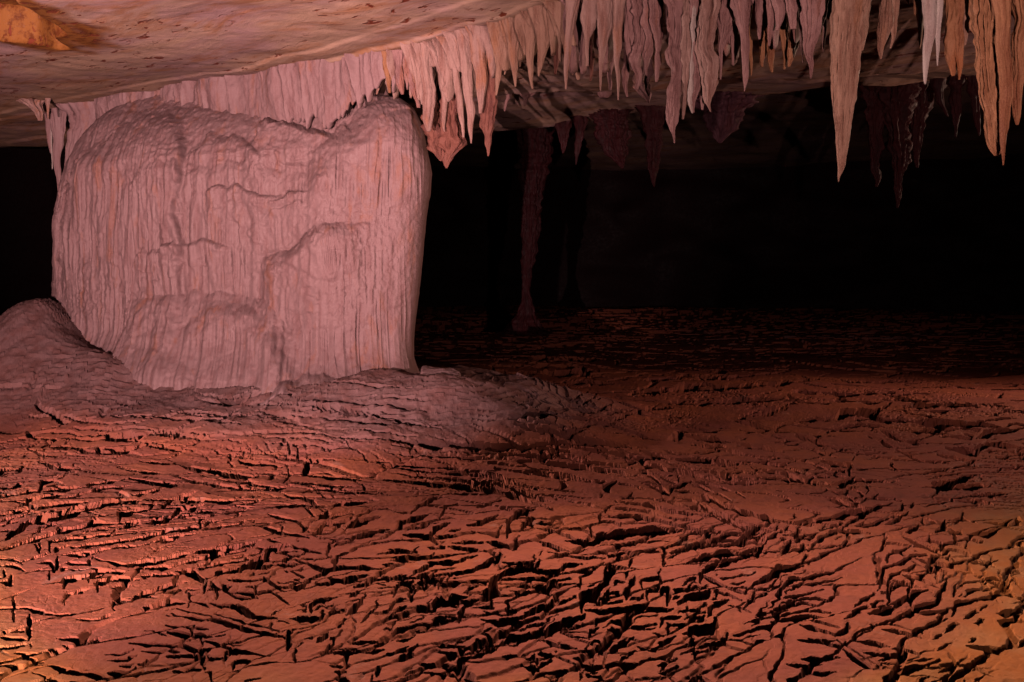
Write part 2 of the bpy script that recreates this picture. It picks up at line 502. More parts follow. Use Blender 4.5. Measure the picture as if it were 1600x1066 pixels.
def cracks():
    out = []
    for line in CR.strip().splitlines():
        f = line.split(); ox, oy, s = T[f[0]]
        out.append((float(f[1]) * s, [(ox + s * float(a), oy + s * float(b)) for a, b in (q.split(',') for q in f[2:])]))
    rng = np.random.RandomState(7)
    base = list(out)
    for w, pts in base:                                   # finer ledges that run beside and between the traced ones
        for q in range(3):
            if rng.rand() < 0.25: continue
            dx = rng.uniform(-30, 30); dy = (w * 0.5 + rng.uniform(6, 11) + (0, 9, 18)[q]) * rng.choice([-1, 1]); ww = rng.uniform(2.4, 4.2) if q == 0 else rng.uniform(2.2, 4.2)
            y0 = sum(p[1] for p in pts) / len(pts); y1 = y0 + dy
            if y1 < 560 or y1 > 1090: continue
            k = (y1 - HY) / (y0 - HY); x0 = sum(p[0] for p in pts) / len(pts)
            if y1 < 700 and x0 + dx < 640: ww = min(ww, 2.6)
            out.append((ww * (0.55 + 0.45 * (y1 - HY) / 500), [(x0 + dx + (p[0] - x0) * k * rng.uniform(.95, 1.05), y1 + (p[1] - y0) * k) for p in pts]))
    return out

def voronoi(X, Y, size, ang, aspect, seed):
    """cells whose long axis follows ang; returns edge distance (m), cell key, centre offset, edge normal"""
    c, s = np.cos(ang), np.sin(ang); q = math.sqrt(aspect)
    gx, gy = X / size, Y / size
    ix = np.floor(gx).astype(np.int64); iy = np.floor(gy).astype(np.int64)
    f1 = np.full(X.shape, 1e9); f2 = np.full(X.shape, 1e9)
    a = [np.zeros(X.shape) for _ in range(4)]; b = [np.zeros(X.shape) for _ in range(2)]
    z0 = np.zeros_like(ix)
    for dj in range(-2, 3):
        for di in range(-2, 3):
            ci, cj = ix + di, iy + dj
            r1 = _h(ci, cj, z0, seed); r2 = _h(ci, cj, z0, seed + 1)
            ox = (ci + r1) * size - X; oy = (cj + r2) * size - Y
            u = (ox * c + oy * s) / q; v = (-ox * s + oy * c) * q
            d = u * u + v * v
            m1 = d < f1; m2 = (~m1) & (d < f2)
            b[0] = np.where(m1, a[0], np.where(m2, u, b[0])); b[1] = np.where(m1, a[1], np.where(m2, v, b[1]))
            f2 = np.where(m1, f1, np.where(m2, d, f2)); f1 = np.where(m1, d, f1)
            a[0] = np.where(m1, u, a[0]); a[1] = np.where(m1, v, a[1])
            key = r1 * 0.5 + r2 * 0.5
            a[2] = np.where(m1, r1, a[2]); a[3] = np.where(m1, r2, a[3])
    du, dv = b[0] - a[0], b[1] - a[1]; L = np.sqrt(du * du + dv * dv) + 1e-6
    e = (f2 - f1) / (2 * L)
    ox = a[0] * q; oy = a[1] / q                       # along and across the plate
    return e, a[2], a[3], ox, oy, np.abs(dv) / L

def build_ground():
    px = np.concatenate([np.linspace(-4600, -700, 60)[:-1], np.arange(-700, -60, 3.2), np.arange(-60, 1660, 1.35), np.arange(1660, 2300, 3.2), np.linspace(2300, 6200, 60)])
    py = np.concatenate([np.linspace(474, 500, 30)[:-1], np.arange(500, 1074, 0.80), np.linspace(1074, 2900, 70)[1:]])[::-1]
    PX, PY = np.meshgrid(px, py)
    D = CAMZ * FPX / (PY - HY); X = X_(PX, D); Y = D
    H, dw = base_height(X, Y)
    row = HY - (H - CAMZ) * FPX / Y                       # where that ground point is seen
    dep = sstep(2.6, 1.5, dw + 0.35 * fbm(X * 1.2, Y * 1.2, s=31))
    dep = np.maximum(dep, sstep(-3.2, -4.6, X) * sstep(9.2, 10.2, Y) * 0.9)
    rocky = 1 - dep
    # plates
    wx = X + 0.16 * noise(X * 1.3, Y * 1.3, s=40) + 0.05 * noise(X * 4, Y * 4, s=41) + 0.016 * noise(X * 15, Y * 15, s=42) + 0.006 * noise(X * 40, Y * 40, s=43)
    wy = Y + 0.16 * noise(X * 1.3, Y * 1.3, s=44) + 0.05 * noise(X * 4, Y * 4, s=45) + 0.016 * noise(X * 15, Y * 15, s=46) + 0.006 * noise(X * 40, Y * 40, s=47)
    fore = sstep(7.5, 5.0, Y)
    ang = 0.75 * fore - 0.35 * (1 - fore) + 0.35 * noise(X * 0.45, Y * 0.45, s=50) + 0.25 * sstep(2, 4, X)
    inter = 0.0
    eA, a1, a2, ox, oy, nv = voronoi(wx, wy, 0.46, ang, 3.6, 60)
    slope = (0.03 + 0.06 * a1) * (1 - 0.6 * fore); side = (a2 - 0.5) * 0.012
    Z = -(oy * slope + ox * side)
    gA = 0.30 + 0.70 * sstep(-0.25, 0.35, noise(X * 0.9, Y * 0.9, s=61))
    wA = (0.008 + 0.034 * nv ** 2) * gA * (1 + 0.16 * np.maximum(Y - 6, 0))
    cA = sstep(wA + 0.006, wA * 0.5, eA)
    rub = sstep(0.05, 0.5, fbm(X * 0.8 + 9, Y * 0.8, o=3, s=70)) * 0.8 + 0.15
    eB, b1, b2, ox, oy, nv = voronoi(wx, wy, 0.165, ang + 0.7 * (a1 - 0.5), 3.2, 80)
    Z = Z - (oy * (0.02 + 0.10 * b1) + ox * (b2 - 0.5) * 0.03) * rub * 0.6 + (b2 - 0.5) * 0.007 * rub
    wB = (0.003 + 0.013 * nv ** 2) * (0.5 + rub) * (1 + 0.10 * np.maximum(Y - 6, 0))
    cB = sstep(wB + 0.004, wB * 0.4, eB) * sstep(0.2, 0.5, rub + 0.4 * noise(X * 1.7, Y * 1.7, s=81))
    near = sstep(9.5, 7.0, Y)
    mid = sstep(7.6, 9.2, Y + 0.5 * noise(X * 0.8, Y * 0.8, s=85))
    eD, d1, d2, ox, oy, nv = voronoi(wx, wy, 0.80, -0.15 + 0.45 * noise(X * 0.35, Y * 0.35, s=86), 2.6, 87)
    ZD = -(oy * (0.03 + 0.06 * d1)) + 0.02 * (d2 - 0.5)
    wD = (0.02 + 0.075 * nv ** 2) * (0.35 + 0.65 * sstep(-0.3, 0.3, noise(X * 0.7, Y * 0.7, s=88))) * (1 + 0.05 * np.maximum(Y - 10, 0))
    cD = sstep(wD + 0.012, wD * 0.6, eD)
    Z = Z * (1 - 0.75 * mid) + ZD * mid; cA = cA * (1 - mid); cB = cB * (1 - 0.7 * mid)
    eC, c1, c2, ox, oy, nv = voronoi(wx, wy, 0.062, ang + (b1 - 0.5) * 1.4, 2.4, 90)
    rub2 = 0.3 * sstep(0.22, 0.6, fbm(X * 1.1 + 4, Y * 1.1 + 2, o=3, s=91) + 0.25 * sstep(5.2, 3.8, Y)) * near
    Z = Z + ((c1 - 0.5) * 0.007 - oy * 0.12 * c2) * rub2
    cC = sstep(0.008, 0.002, eC) * rub2
    Z = Z * (0.12 + 0.88 * rocky) * sstep(40, 14, Y)
    carve = (0.12 * cA + 0.045 * cB + 0.02 * cC + 0.22 * cD * mid) * (0.0 + 1.0 * rocky)
    # traced fissures
    jag = 2.4 * noise(PX * 0.07, PY * 0.2, s=100) + 0.7 * noise(PX * 0.3, PY * 0.5, s=101)
    jx = PX + jag; jy = row + 0.6 * jag
    under = np.zeros(X.shape); ux_ = np.zeros(X.shape); uy_ = np.zeros(X.shape); deep = np.zeros(X.shape); lip = np.zeros(X.shape)
    r0 = row.min(axis=1); r1 = row.max(axis=1)
    flat_row = PY[:, 0]
    tdist = np.full(X.shape, 99.0)
    for ci, (w, pts) in enumerate(cracks()):
        xs = [p[0] for p in pts]; ys = [p[1] for p in pts]
        pad = 90
        ca, cb = np.searchsorted(px, [min(xs) - pad, max(xs) + pad])
        rows = np.where((r1 >= min(ys) - pad) & (r0 <= max(ys) + pad))[0]
        if len(rows) == 0 or cb <= ca: continue
        sl = (slice(rows.min(), rows.max() + 1), slice(ca, cb))
        d, sd, arc, qx, qy = poly_d(jx[sl], jy[sl], pts)
        prof = np.clip(np.sin(np.pi * np.clip(arc, 0.02, 0.98)) * 1.6, 0.2, 1.0)
        hw = w * (0.62 if ci < NTRACED else 0.5) * prof * (0.95 + 0.45 * noise(jx[sl] * 0.06, jy[sl] * 0.06, s=102))
        dd = sstep(hw + 0.9, hw - 0.4, d)
        if ci < NTRACED: tdist[sl] = np.minimum(tdist[sl], d - hw)
        else:
            dd = dd * sstep(5.0, 7.0, tdist[sl]); tdist[sl] = np.where(dd > 0, np.minimum(tdist[sl], d - hw + 2.5), tdist[sl])
        deep[sl] = np.maximum(deep[sl], dd)
        un = dd * np.minimum(1.3 * w * Y[sl] ** 2 / (CAMZ * FPX), 0.20); mm = un > under[sl]
        under[sl] = np.where(mm, un, under[sl]); ux_[sl] = np.where(mm, un * qx, ux_[sl]); uy_[sl] = np.where(mm, un * qy, uy_[sl])
        span = w * 2.4 + 12
        wm = w * Y[sl] ** 2 / (CAMZ * FPX)                 # real width on the floor
        lp = np.exp(-(d / span) ** 2)
        up = lp * np.clip(wm * 0.05, 0.0, 0.01)
        lip[sl] = np.where(sd > 0, np.maximum(lip[sl], up), np.where(d < hw + 3, lip[sl] * 0.3, lip[sl]))
    Z = Z + lip * (0.35 + 0.65 * rocky)
    fg = sstep(620, 700, PY)
    carve = np.maximum(carve * (1 - 0.72 * fg * (1 - mid)), 0.28 * deep * (0.2 + 0.8 * rocky))
    # terraces (thin rimstone lines) on the apron, plus grain
    tw = H * 26 + 1.6 * fbm(X * 1.1, Y * 1.1, s=110) + 0.3 * noise(X * 9, Y * 3, s=111)
    Z = Z + dep * 0.022 * ((tw - np.floor(tw)) ** 3) * (0.4 + 0.6 * sstep(-.2, .4, noise(X * 1.5, Y * 1.5, s=112)))
    Z = Z + dep * 0.03 * fbm(X * 3.5, Y * 3.5, s=113) + dep * 0.010 * fbm(X * 16, Y * 16, s=114)
    Z = Z + rocky * (0.003 * fbm(X * 9, Y * 9, s=115) + 0.0012 * noise(X * 45, Y * 45, s=116))
    Hf = H + Z - carve
    X = X + ux_; Y = Y + uy_ + 0.12 * cD * mid * rocky * (1 - np.clip(deep, 0, 1)) + 0.03 * cA * rocky * (1 - np.clip(deep, 0, 1)) * (1 - 0.7 * fg)
    warm = sstep(0.2, 0.9, sstep(1250, 1700, PX + 90 * fbm(X * 1.5, Y * 1.5, s=120)) * sstep(640, 900, PY) +
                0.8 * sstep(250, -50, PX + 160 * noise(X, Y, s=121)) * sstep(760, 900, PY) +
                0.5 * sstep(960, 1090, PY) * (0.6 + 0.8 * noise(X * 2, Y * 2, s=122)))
    warm = np.clip(warm, 0, 0.9)  # warm light leak toward the lower edges, painted into the mud colour
    streak = sstep(0.1, 0.5, fbm(X * 0.6, Y * 1.6, s=123)) * np.exp(-((Y - 23.5) / 3.2) ** 2) * sstep(2, 5, X)
    dep2 = np.clip(dep + streak * 0.9, 0, 1)
    P = np.stack([X, Y, Hf], -1)
    return grid_mesh('ground', P, M['ground'], attrs={'deposit': dep2, 'glow_stain': warm, 'chip': np.clip(rub2 * 0.55, 0, 1)}, smooth=False)
tag(build_ground(), kind='structure')

# ------------------------------------------------------------------ the ceiling
def build_ceiling():
    px = np.concatenate([np.linspace(-3800, -40, 60)[:-1], np.arange(-40, 1640, 2.5), np.linspace(1640, 5200, 60)])
    # d spacing: dense where it is seen
    d = np.concatenate([np.linspace(1.2, 6, 40)[:-1], FPX * 2.25 / np.linspace(600, 215, 420), np.linspace(16.3, 42, 60)])
    PX, D = np.meshgrid(px, d)
    X = X_(PX, D); Y = D
    near = Y < 100
    Z = CEIL + 0.06 * fbm(X * 0.5, Y * 0.5, s=200) + 0.022 * fbm(X * 1.5, Y * 1.5, s=201) + 0.003 * fbm(X * 7, Y * 7, s=199)
    rd = RD(PX)
    q = Y - rd                                     # metres beyond the stalactite line
    # layered lips that run parallel to the line
    for off, a, sd in ((-0.35, 0.035, 1), (-0.9, 0.02, 2), (1.9, 0.03, 3)):
        Z = Z - a * sstep(-0.05, 0.03, q - off + 0.12 * fbm(X * 2, Y * 2, s=202 + sd)) * (0.4 + 0.6 * sstep(-0.3, 0.3, noise(X * 0.7, Y * 0.7, s=210 + sd)))
    # behind the line: a lower bed, a lip, then the roof lifts away into the dark
    edge = np.interp(PX, [-300, 0, 700, 740, 1000, 1300, 1480, 2000], [17.5, 17.5, 16.5, 16.2, 14.6, 12.5, 11.7, 10.5]) + 0.3 * noise(X, Y, s=215)
    lipd = np.interp(PX, [-300, 650, 740, 1000, 1200, 1500], [15.5, 12.6, 12.4, 12.0, 11.2, 10.5])
    Z = Z + 0.16 * sstep(0, 0.15, Y - lipd + 0.15 * fbm(X * 3, Y * 3, s=216)) * sstep(300, 600, PX)
    Z = Z + 1.3 * sstep(0, 0.5, Y - edge) + 0.6 * sstep(20, 30, Y)
    # orange hollow in the upper left corner, with a broken ledge
    cx, cy = X_(-10, 8.7), 8.7
    rr = np.hypot((X - cx) / 0.55, (Y - cy) / 0.9) + 0.35 * noise(X * 5, Y * 3, s=220)
    hol = sstep(1.0, 0.8, rr)
    Z = Z + 0.34 * hol
    rr2 = np.hypot((X - X_(18, 9.25)) / 0.20, (Y - 9.25) / 0.16) + 0.3 * noise(X * 8, Y * 8, s=221)
    warm = np.clip(sstep(1.5, 1.2, rr) + 0.3 * sstep(520, 100, PX + 160 * fbm(X, Y, s=222)) * sstep(10.5, 12.5, Y + fbm(X, Y, s=223)), 0, 1)
    P = np.stack([X, Y, Z], -1)
    return grid_mesh('cave_ceiling', P, M['ceiling'], attrs={'glow_stain': warm})
tag(build_ceiling(), kind='structure')

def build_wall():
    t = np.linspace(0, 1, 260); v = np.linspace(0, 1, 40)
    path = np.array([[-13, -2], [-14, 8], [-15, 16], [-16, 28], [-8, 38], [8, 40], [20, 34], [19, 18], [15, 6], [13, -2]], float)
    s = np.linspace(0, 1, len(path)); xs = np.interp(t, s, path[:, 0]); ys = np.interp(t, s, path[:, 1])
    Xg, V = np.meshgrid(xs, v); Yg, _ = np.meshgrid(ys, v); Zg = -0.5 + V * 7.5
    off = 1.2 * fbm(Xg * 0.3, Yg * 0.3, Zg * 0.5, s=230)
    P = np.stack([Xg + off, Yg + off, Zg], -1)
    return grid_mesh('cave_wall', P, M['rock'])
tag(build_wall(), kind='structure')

# ------------------------------------------------------------------ the great flowstone column
DR, DL = 10.45, 12.9                                  # axis distance at its right and left ends
def build_column():
    rt = np.array([[672, 630], [655, 612], [640, 585], [636, 560], [640, 520], [648, 460], [655, 400], [660, 340], [667, 300], [669, 270], [664, 230], [658, 195],
                   [645, 168], [625, 152], [605, 147], [598, 120], [596, 60]], float)
    lt = np.array([[50, 560], [80, 520], [88, 480], [90, 440], [93, 380], [97, 330], [104, 290], [118, 255], [138, 225], [165, 195], [195, 172], [225, 160], [260, 152], [262, 100]], float)
    zR = Z_(rt[:, 1], DR); xR = X_(rt[:, 0], DR); zL = Z_(lt[:, 1], DL); xL = X_(lt[:, 0], DL)
    nz, nt_ = 560, 1040
    z = np.linspace(-0.1, 3.95, nz)
    xr = np.interp(z, zR, xR); xl = np.interp(z, zL, xL)
    # angle: dense on the front half
    th = np.concatenate([np.linspace(math.pi, 2 * math.pi, 900, endpoint=False), np.linspace(0, math.pi, nt_ - 900, endpoint=False)])
    TH, Zg = np.meshgrid(th, z)
    A = ((xr - xl) / 2)[:, None]; Cc = ((xr + xl) / 2)[:, None]
    c, s = np.cos(TH), np.sin(TH)
    e = 0.88
    u = np.sign(c) * np.abs(c) ** e; w = np.sign(s) * np.abs(s) ** e
    X = Cc + A * u
    axis_y = np.interp(X, [X_(95, DL), X_(655, DR)], [DL, DR])
    zt = np.interp(CX + X * FPX / axis_y, [100, 200, 300, 420, 500, 560], [3.25, 3.3, 3.12, 3.05, 3.1, 3.3])
    axis_y = axis_y + 0.45 * sstep(zt, zt + 0.8, Zg) * sstep(0.9, 0.75, np.abs(np.where(X > Cc, u, 0)))
    depth = np.interp(Zg, [0, 0.6, 1.8, 2.8, 3.2, 3.5, 3.9], [0.90, 0.85, 0.84, 0.78, 0.55, 0.35, 0.3])
    Y = axis_y + depth * w
    # traced bulges: top edge line, push, rise, fall
    PXs = CX + X * FPX / Y; PYs = HY - (Zg - CAMZ) * FPX / Y
    wob = 9 * fbm(X * 2.2, Zg * 2.2, s=300) + 7 * fbm(X * 9, Zg * 5, s=301)
    px = PXs + wob; py = PYs + wob
    push = np.zeros(X.shape)
    def lobe(pts, A_, rise, fall, soft=18, softr=None):
        softr = softr or soft
        xs = [p[0] for p in pts]; ys = [p[1] for p in pts]
        yt = np.interp(px, xs, ys); t = py - yt
        win = sstep(xs[0] - soft, xs[0] + soft, px) * sstep(xs[-1] + softr, xs[-1] - softr, px)
        return A_ * win * np.sqrt(sstep(0, rise, t)) * np.exp(-np.maximum(t - rise, 0) / fall)
    L = [
        ([(480, 262), (520, 215), (560, 172), (600, 148), (640, 160), (668, 215)], 0.30, 70, 900, 60),
        ([(415, 402), (450, 392), (480, 372), (500, 352), (545, 350)], 0.20, 26, 300, 14, 70),
        ([(470, 300), (500, 268), (545, 262)], 0.05, 20, 120, 16, 50),
        ([(200, 500), (215, 470), (290, 457), (350, 458), (420, 470), (448, 505)], 0.25, 60, 300, 34, 26),
        ([(255, 510), (300, 500), (345, 470), (400, 480), (440, 530)], 0.10, 40, 200, 30),
        ([(185, 560), (215, 540), (270, 540), (310, 560), (345, 600)], 0.05, 34, 200, 30),
        ([(420, 606), (440, 582), (470, 573), (505, 576), (530, 590)], 0.22, 16, 200, 12),
        ([(105, 290), (130, 240), (180, 190), (235, 172), (286, 182)], 0.20, 60, 300, 30, 6),
        ([(395, 215), (408, 192), (440, 183), (480, 196), (520, 210)], 0.14, 12, 110, 12),
        ([(205, 300), (235, 262), (280, 245), (330, 262), (390, 250), (430, 262)], 0.06, 20, 140, 30),
        ([(235, 392), (270, 378), (320, 372), (360, 385)], 0.07, 9, 60, 14),
        ([(300, 235), (340, 210), (380, 215), (410, 240)], 0.10, 14, 80, 16),
        ([(330, 300), (380, 290), (440, 310), (470, 300)], 0.08, 10, 110, 14),
    ]
    for q in L: push = push + lobe(*q)
    # flare of the foot
    push = push + 0.22 * sstep(545, 640, py) ** 1.5 * sstep(440, 520, px) + 0.10 * sstep(500, 640, py) ** 2
    push = push + 0.30 * sstep(1.0, 0.35, Zg) ** 1.5
    # drip shelves: sawtooth relief
    n = fbm(X * 1.3, Zg * 1.6, s=310) * 3.2 + Zg * 0.9
    saw = n - np.floor(n)
    push = push + 0.035 * (1 - saw) * sstep(0.0, 0.35, saw) * (0.35 + 0.65 * sstep(-0.2, 0.5, noise(X * 0.8, Zg * 0.8, s=311)))
    push = push + 0.10 * fbm(X * 1.1, Zg * 0.8, s=312)
    # flutes
    fl = sstep(0.25, -0.25, fbm(X * 0.8, Zg * 1.5, s=313) - 0.25) * (0.35 + 0.65 * sstep(190, 300, py))
    g1 = 1 - np.abs(noise(X * 14 + 0.5 * noise(X * 2, Zg * 1.1, s=320), Zg * 0.9 + push * 3, s=321)) * 2
    g2 = 1 - np.abs(noise(X * 27 + 0.6 * noise(X * 5, Zg * 2.5, s=322), Zg * 1.8 + push * 4, s=323)) * 2
    flute = 0.024 * g1 + 0.018 * g2
    crag = 0.016 * fbm(X * 14, Zg * 14, Y * 5, s=324) + 0.010 * fbm(X * 34, Zg * 26, s=325, o=2)
    push = push + flute * (0.25 + 0.75 * fl) + crag * (1.15 - 0.55 * fl)
    front = sstep(0.35, -0.3, w)
    nx = u * 0.55; ny = w
    ln = np.sqrt(nx * nx + ny * ny) + 1e-6; nx, ny = nx / ln, ny / ln
    P = np.stack([X + nx * push * 0.5 * (1 - 0.65 * np.abs(u) ** 6), Y + ny * push * (0.3 + 0.7 * front), Zg], -1)
    o = grid_mesh('flowstone_column', P, M['column'], wrap=True, caps=True)
    return tag(o, 'huge pale pink fluted flowstone column joining the mud floor to the ceiling', 'flowstone column')
build_column()

# ------------------------------------------------------------------ stalactites
SEED = [1000]
def stalactite(name, pts, mat, off=0.0, label=None, cat='stalactite', group=None, rough=1.0, flat=0.85, at=None, parent=None, nt_=None, top=None, flare=0.7):
    """pts: rows (y, x, width) in the photo from top to tip; hangs from the ceiling at the line's own distance"""
    SEED[0] += 13; s = SEED[0]
    pts = [tuple(map(float, p)) for p in pts]
    d = float(RD(pts[0][1])) + off if at is None else at
    k = d / FPX
    ys = np.array([p[0] for p in pts]); xs = np.array([p[1] for p in pts]); ws = np.array([p[2] for p in pts])
    zc = Z_(ys, d)
    topz = (CEIL + 0.05) if top is None else top
    if zc[0] < topz:                                   # carry the root up into the ceiling
        zc = np.concatenate([[topz], zc]); xs = np.concatenate([[xs[0] + (xs[0] - xs[1]) * 0.2], xs]); ws = np.concatenate([[ws[0] * (1.25 if top is None else 1.0)], ws])
    L = zc[0] - zc[-1]
    hpx = L / k
    nz = int(np.clip(hpx / 1.6, 30, 220)); nt_ = nt_ or int(np.clip(ws.max() * 2.4, 20, 110))
    t = np.linspace(0, 1, nz) ** 0.9
    z = zc[0] - t * L
    def itp(v):
        c = np.interp(z, zc[::-1], v[::-1])
        w_ = max(3, nz // 12) | 1; pad = w_ // 2
        cc = np.convolve(np.pad(c, pad, mode='edge'), np.ones(w_) / w_, 'valid')
        f = sstep(1.0, 0.9, t); return cc * f + c * (1 - f)
    xc = X_(itp(xs), d); r = itp(ws) * 0.5 * k
    if flare: r = r * (1 + flare * np.exp(-(min(zc[0], topz) - z) / 0.10))
    th = np.linspace(0, 2 * math.pi, nt_, endpoint=False)
    TH, Zg = np.meshgrid(th, z); R = r[:, None] * np.ones_like(TH)
    c, sn = np.cos(TH), np.sin(TH)
    wmax = ws.max() * k * 0.5
    kf = np.clip(wmax / 0.045, 1.0, 4.0)
    tw = 0.25 * noise(Zg * 2.2, Zg * 0, s=s + 9)
    if rough >= 1: rough = rough * 1.3
    f = 1 + rough * (0.20 * noise(c * kf + 5, sn * kf + tw * 3, Zg * 2.0, s=s) + 0.14 * noise(c * kf * 2.1, sn * kf * 2.1, Zg * 4.5, s=s + 1)
                     + 0.10 * noise(c * kf * 2, sn * kf * 2, Zg * 16, s=s + 2))
    f = f - rough * 0.16 * np.clip(1 - np.abs(noise(c * kf * 1.3 + 9, sn * kf * 1.3 + tw * 2, Zg * 1.3, s=s + 7)) * 5, 0, 1)
    f = f + rough * 0.05 * noise(c * kf * 6, sn * kf * 6, Zg * 34, s=s + 8)
    f = f + 0.10 * np.maximum(rough - 0.8, 0) * noise(c * kf * 3, sn * kf * 3, Zg * 12, s=s + 10)
    lump = 1 + rough * 0.13 * noise(Zg * 9, Zg * 0 + 3, s=s + 3) + rough * 0.05 * noise(Zg * 26, Zg * 0, s=s + 4)
    rr = R * f * lump
    bx = xc[:, None] + 0.010 * rough * noise(Zg * 7, Zg * 0, s=s + 5) * np.minimum(1, R / 0.02)
    P = np.stack([bx + rr * c, d + rr * sn * flat + 0.02 * noise(Zg * 3, Zg * 0, s=s + 6), Zg], -1)
    o = grid_mesh(name, P, M[mat], wrap=True, caps=True, parent=parent)
    if parent is None: tag(o, label, cat, group)
    return o

def curtain(name, px0, px1, bot, mat, label, off=0.0, thick=0.16, teeth=10, fl=9.0, s=0, n=None, group=None, top=CEIL + 0.06, cat='stalactite curtain'):
    """solid band of fused drip stone under the ceiling; bot: (x, y) of its lower edge"""
    n = n or int((px1 - px0) * 1.4); nv = 90
    pxs = np.linspace(px0, px1, n)
    d = RD(pxs) + (off if not isinstance(off, tuple) else np.interp(pxs, [px0, px1 - 60, px1], off))
    yb = np.interp(pxs, [b[0] for b in bot], [b[1] for b in bot])
    x0 = X_(pxs, d)
    arc = np.concatenate([[0], np.cumsum(np.hypot(np.diff(x0), np.diff(d)))])
    yb = yb + teeth * ((1 - np.abs(noise(arc * 7, arc * 0, s=s))) ** 3 * 1.4 - 0.5) + teeth * 0.6 * (1 - np.abs(noise(arc * 16, arc * 0, s=s + 1))) ** 3
    zb = Z_(yb, d)
    v = np.concatenate([np.linspace(0, 1, nv), np.linspace(1, 0, 24)[1:]])
    frontv = np.concatenate([np.ones(nv), -np.ones(23)])
    Vg = v[:, None]; Fg = frontv[:, None]; AR = arc[None, :] + 0 * Vg
    Zg = top + (zb[None, :] - top) * Vg
    wv = AR + 0.11 * noise(AR * 2.2, Zg * 2, s=s + 7) + 0.03 * noise(AR * 9, Zg * 4, s=s + 8)
    g = 1 - np.abs(noise(wv * fl, Zg * 0.8, s=s + 2)) * 2
    g2 = 1 - np.abs(noise(wv * fl * 2.3, Zg * 2.0, s=s + 3)) * 2
    rad = thick * (0.35 + 0.30 * g + 0.12 * g2) * np.clip(1.25 - Vg, 0.10, 1) + 0.012 * fbm(wv * 20, Zg * 14, s=s + 4) + 0.004
    endw = np.minimum(1, np.minimum(AR, arc[-1] - AR) / 0.12)
    rad = rad * (0.15 + 0.85 * endw) * np.where(Vg > 0.999, 0.25, 1.0)
    tx = np.gradient(x0, arc)[None, :]; ty = np.gradient(d, arc)[None, :]
    nx, ny = ty, -tx
    sg = np.sign(ny); nx, ny = -nx * sg * -1 if False else nx * -sg, -np.abs(ny)
    P = np.stack([x0[None, :] + nx * rad * Fg, d[None, :] + ny * rad * Fg, Zg], -1)
    o = grid_mesh(name, P, M[mat])
    return tag(o, label, cat, group)

# the band of drip stone over the column, and the drapery on its left shoulder
curtain('flowstone_curtain', 150, 420, [(150, 205), (200, 188), (260, 200), (330, 222), (420, 215)], 'column', 'low fluted curtain of pale flowstone above the left half of the column', off=-0.42, thick=0.20, teeth=14, fl=4, s=400)
curtain('flowstone_curtain', 405, 640, [(405, 212), (470, 190), (520, 180), (560, 160), (600, 132), (640, 120)], 'column', 'low fluted curtain of pale flowstone above the right half of the column', off=(-0.42, -0.2, -0.02), thick=0.20, teeth=16, fl=5, s=420)
curtain('stalactite_curtain', 588, 790, [(588, 118), (650, 120), (700, 120), (760, 100), (790, 80)], 'pink', 'pink fused stalactite curtain just right of the column top', off=-0.02, thick=0.30, teeth=34, fl=9, s=440)
curtain('stalactite_curtain', 770, 905, [(770, 85), (830, 62), (905, 50)], 'tan', 'short tan curtain at the foot of the bare ceiling slope, left of the frosted stalactites', off=0.0, thick=0.28, teeth=34, fl=10, s=460)
curtain('stalactite_curtain', 885, 1034, [(885, 50), (960, 40), (1034, 60)], 'mauve', 'mauve fused curtain at the top edge, left of the black slot', off=0.05, thick=0.26, teeth=58, fl=11, s=480)
curtain('stalactite_curtain', 1040, 1300, [(1040, 60), (1130, 45), (1200, 30), (1300, 10)], 'mauve', 'mauve fused curtain at the top edge, between the black slot and the giant stalactite', off=0.05, thick=0.24, teeth=58, fl=12, s=500)
curtain('stalactite_curtain', 1296, 1420, [(1296, 10), (1420, -2)], 'tan', 'narrow tan curtain at the top edge, behind the root of the giant stalactite', off=0.12, thick=0.2, teeth=12, fl=12, s=520)
curtain('stalactite_curtain', 1428, 1660, [(1428, 6), (1500, 20), (1660, 60)], 'orange', 'rusty orange fused curtain in the top right corner', off=0.05, thick=0.28, teeth=50, fl=10, s=540)

